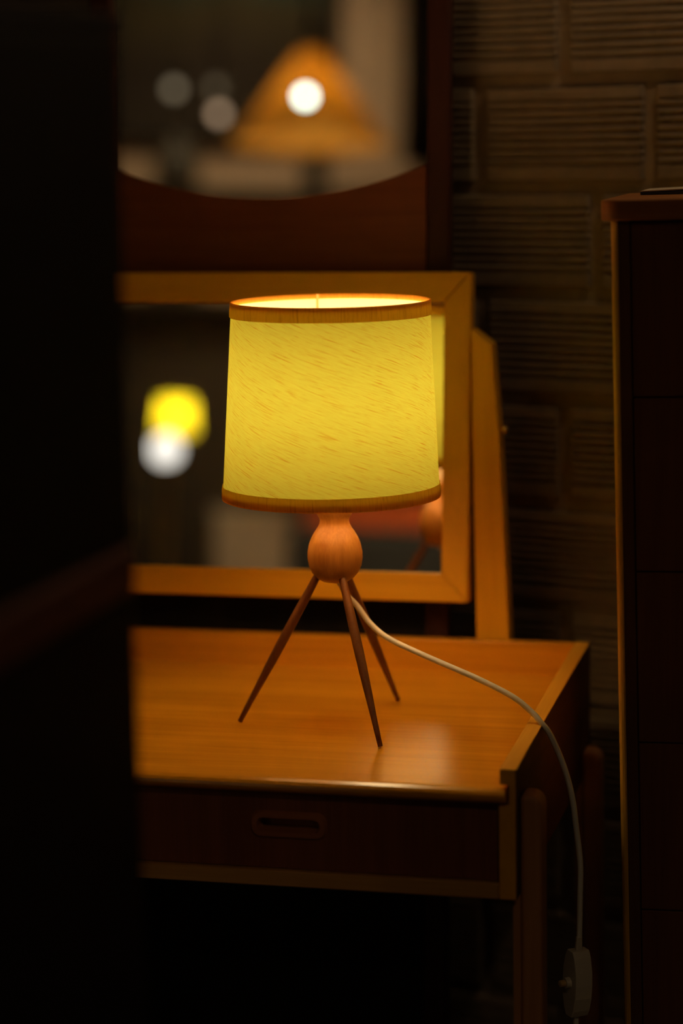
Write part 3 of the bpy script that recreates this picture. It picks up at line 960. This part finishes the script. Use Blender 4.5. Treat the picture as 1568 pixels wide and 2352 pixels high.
# dark canvas on the far wall
mt, nt, N, L, b = new_mat('dark_canvas_paint')
tc = N.new('ShaderNodeTexCoord')
sep = N.new('ShaderNodeSeparateXYZ')
L.new(tc.outputs['Generated'], sep.inputs[0])
nz = N.new('ShaderNodeTexNoise')
nz.inputs['Scale'].default_value = 3.0
L.new(tc.outputs['Generated'], nz.inputs['Vector'])
ml = N.new('ShaderNodeMath')
ml.operation = 'MULTIPLY_ADD'
L.new(nz.outputs['Fac'], ml.inputs[0])
ml.inputs[1].default_value = 0.3
L.new(sep.outputs['Z'], ml.inputs[2])
rp = N.new('ShaderNodeValToRGB')
cr = rp.color_ramp
cr.elements[0].position = 0.15
cr.elements[0].color = (0.04, 0.03, 0.018, 1)
cr.elements[1].position = 1.15 if False else 1.0
cr.elements[1].color = (0.02, 0.06, 0.05, 1)
e1 = cr.elements.new(0.5)
e1.color = (0.022, 0.012, 0.006, 1)
e2 = cr.elements.new(0.82)
e2.color = (0.055, 0.042, 0.012, 1)
L.new(ml.outputs[0], rp.inputs['Fac'])
L.new(rp.outputs['Color'], b.inputs['Base Color'])
b.inputs['Roughness'].default_value = 0.8
M['canvas'] = mt
pt = thing('painting', 'dark brown and green canvas on the far wall in the tall mirror', 'painting', tuple(RM(-1.44, T_BACK, 1.97)))
link('canvas', rbox(-1.80, -1.075, T_BACK + .002, T_BACK + .03, 1.99, 2.62), 'canvas', pt)
for a in ((-1.825, -1.8002, 1.965, 2.645), (-1.0748, -1.05, 1.965, 2.645), (-1.8, -1.075, 1.965, 1.9898), (-1.8, -1.075, 2.6202, 2.645)):
    link('frame_rail', rbox(a[0], a[1], T_BACK + .002, T_BACK + .036, a[2], a[3]), 'black', pt)

# curtain strip at the right of the tall mirror's reflection
cu = thing('curtain', 'dark brown curtain hanging at the right edge of the tall mirror reflection', 'curtain', tuple(RM(-0.8, T_BACK + .06, 1.95)))
bm = bmesh.new()
cols = []
for i in range(61):
    s = -0.835 + 0.55 * i / 60
    t = T_BACK + .07 + .025 * math.sin(i * 0.9)
    cols.append([bm.verts.new(RM(s, t, z)) for z in (1.90, 2.2, 2.55, CEIL - .06)])
for A, B in zip(cols, cols[1:]):
    for k in range(3):
        bm.faces.new((A[k], B[k], B[k + 1], A[k + 1]))
ret = bmesh.ops.solidify(bm, geom=list(bm.faces), thickness=0.003)
link('curtain_fabric', bm, 'curtain', cu, smooth=True)
link('curtain_rod', tube([RM(-.86, T_BACK + .07, CEIL - .05), RM(-.26, T_BACK + .07, CEIL - .05)], .010, 12), 'black', cu)

# unseen ceiling downlights, added to fill and brighten the room
def downlight(s, t, power, col, label, r=0.05, deep=0.08):
    p = RM(s, t, CEIL)
    d = thing('fill_downlight', label, 'fill light', tuple(p), 'added fill downlights')
    link('housing', lathe([(r, CEIL - deep), (r + .012, CEIL - deep), (r + .012, CEIL - .0005), (.0001, CEIL - .0005), (.0001, CEIL - .01), (r, CEIL - .01), (r, CEIL - deep)], p.x, p.y, 28, caps=False), 'black', d)
    mt = emit('fill_glow', col, power)
    link('lens', lathe([(.0001, CEIL - .05), (r - .001, CEIL - .05), (r - .001, CEIL - .046), (.0001, CEIL - .046)], p.x, p.y, 24, caps=False), mt, d)
W = (1.0, 0.70, 0.40)

# wall sconce above the chest
sp_ = RM(-0.70, T_BRICK - .012, 1.80)
sl = RM(-0.70, T_BRICK - .18, 1.80)
sc_ = thing('wall_sconce', 'small black wall lamp on the ribbed brick wall above the chest', 'lamp', tuple(sp_))
link('backplate', tube([RM(-0.70, T_BRICK - .006, 1.93), RM(-0.70, T_BRICK - .022, 1.93)], .045, 24), 'black', sc_)
link('arm', tube([RM(-0.70, T_BRICK - .02, 1.93), RM(-0.70, T_BRICK - .10, 1.955), RM(-0.70, T_BRICK - .18, 1.925)], .007, 10), 'black', sc_)
link('lamp_shade', lathe([(.085, 1.795), (.062, 1.86), (.028, 1.915), (.006, 1.925)], sl.x, sl.y, 32, caps=False), 'black', sc_, smooth='keep')
M['sbulb'] = emit('sconce_bulb_glow', W, 112)
link('light_bulb', sphere((sl.x, sl.y, 1.805), 0.025), 'sbulb', sc_, smooth=True)
link('socket', lathe([(.014, 1.828), (.014, 1.9)], sl.x, sl.y, 14), 'black', sc_)
downlight(0.9, -0.4, 330 * DOWN_POWER, W, 'unseen round downlight added as front fill right of the camera')
downlight(-1.35, -2.95, 420 * DOWN_POWER, W, 'unseen round downlight added to wash the far wall')
downlight(-1.0, -1.5, 4600 * DOWN_POWER, W, 'unseen deep downlight added to brighten the orange blanket and armchair', deep=0.17)
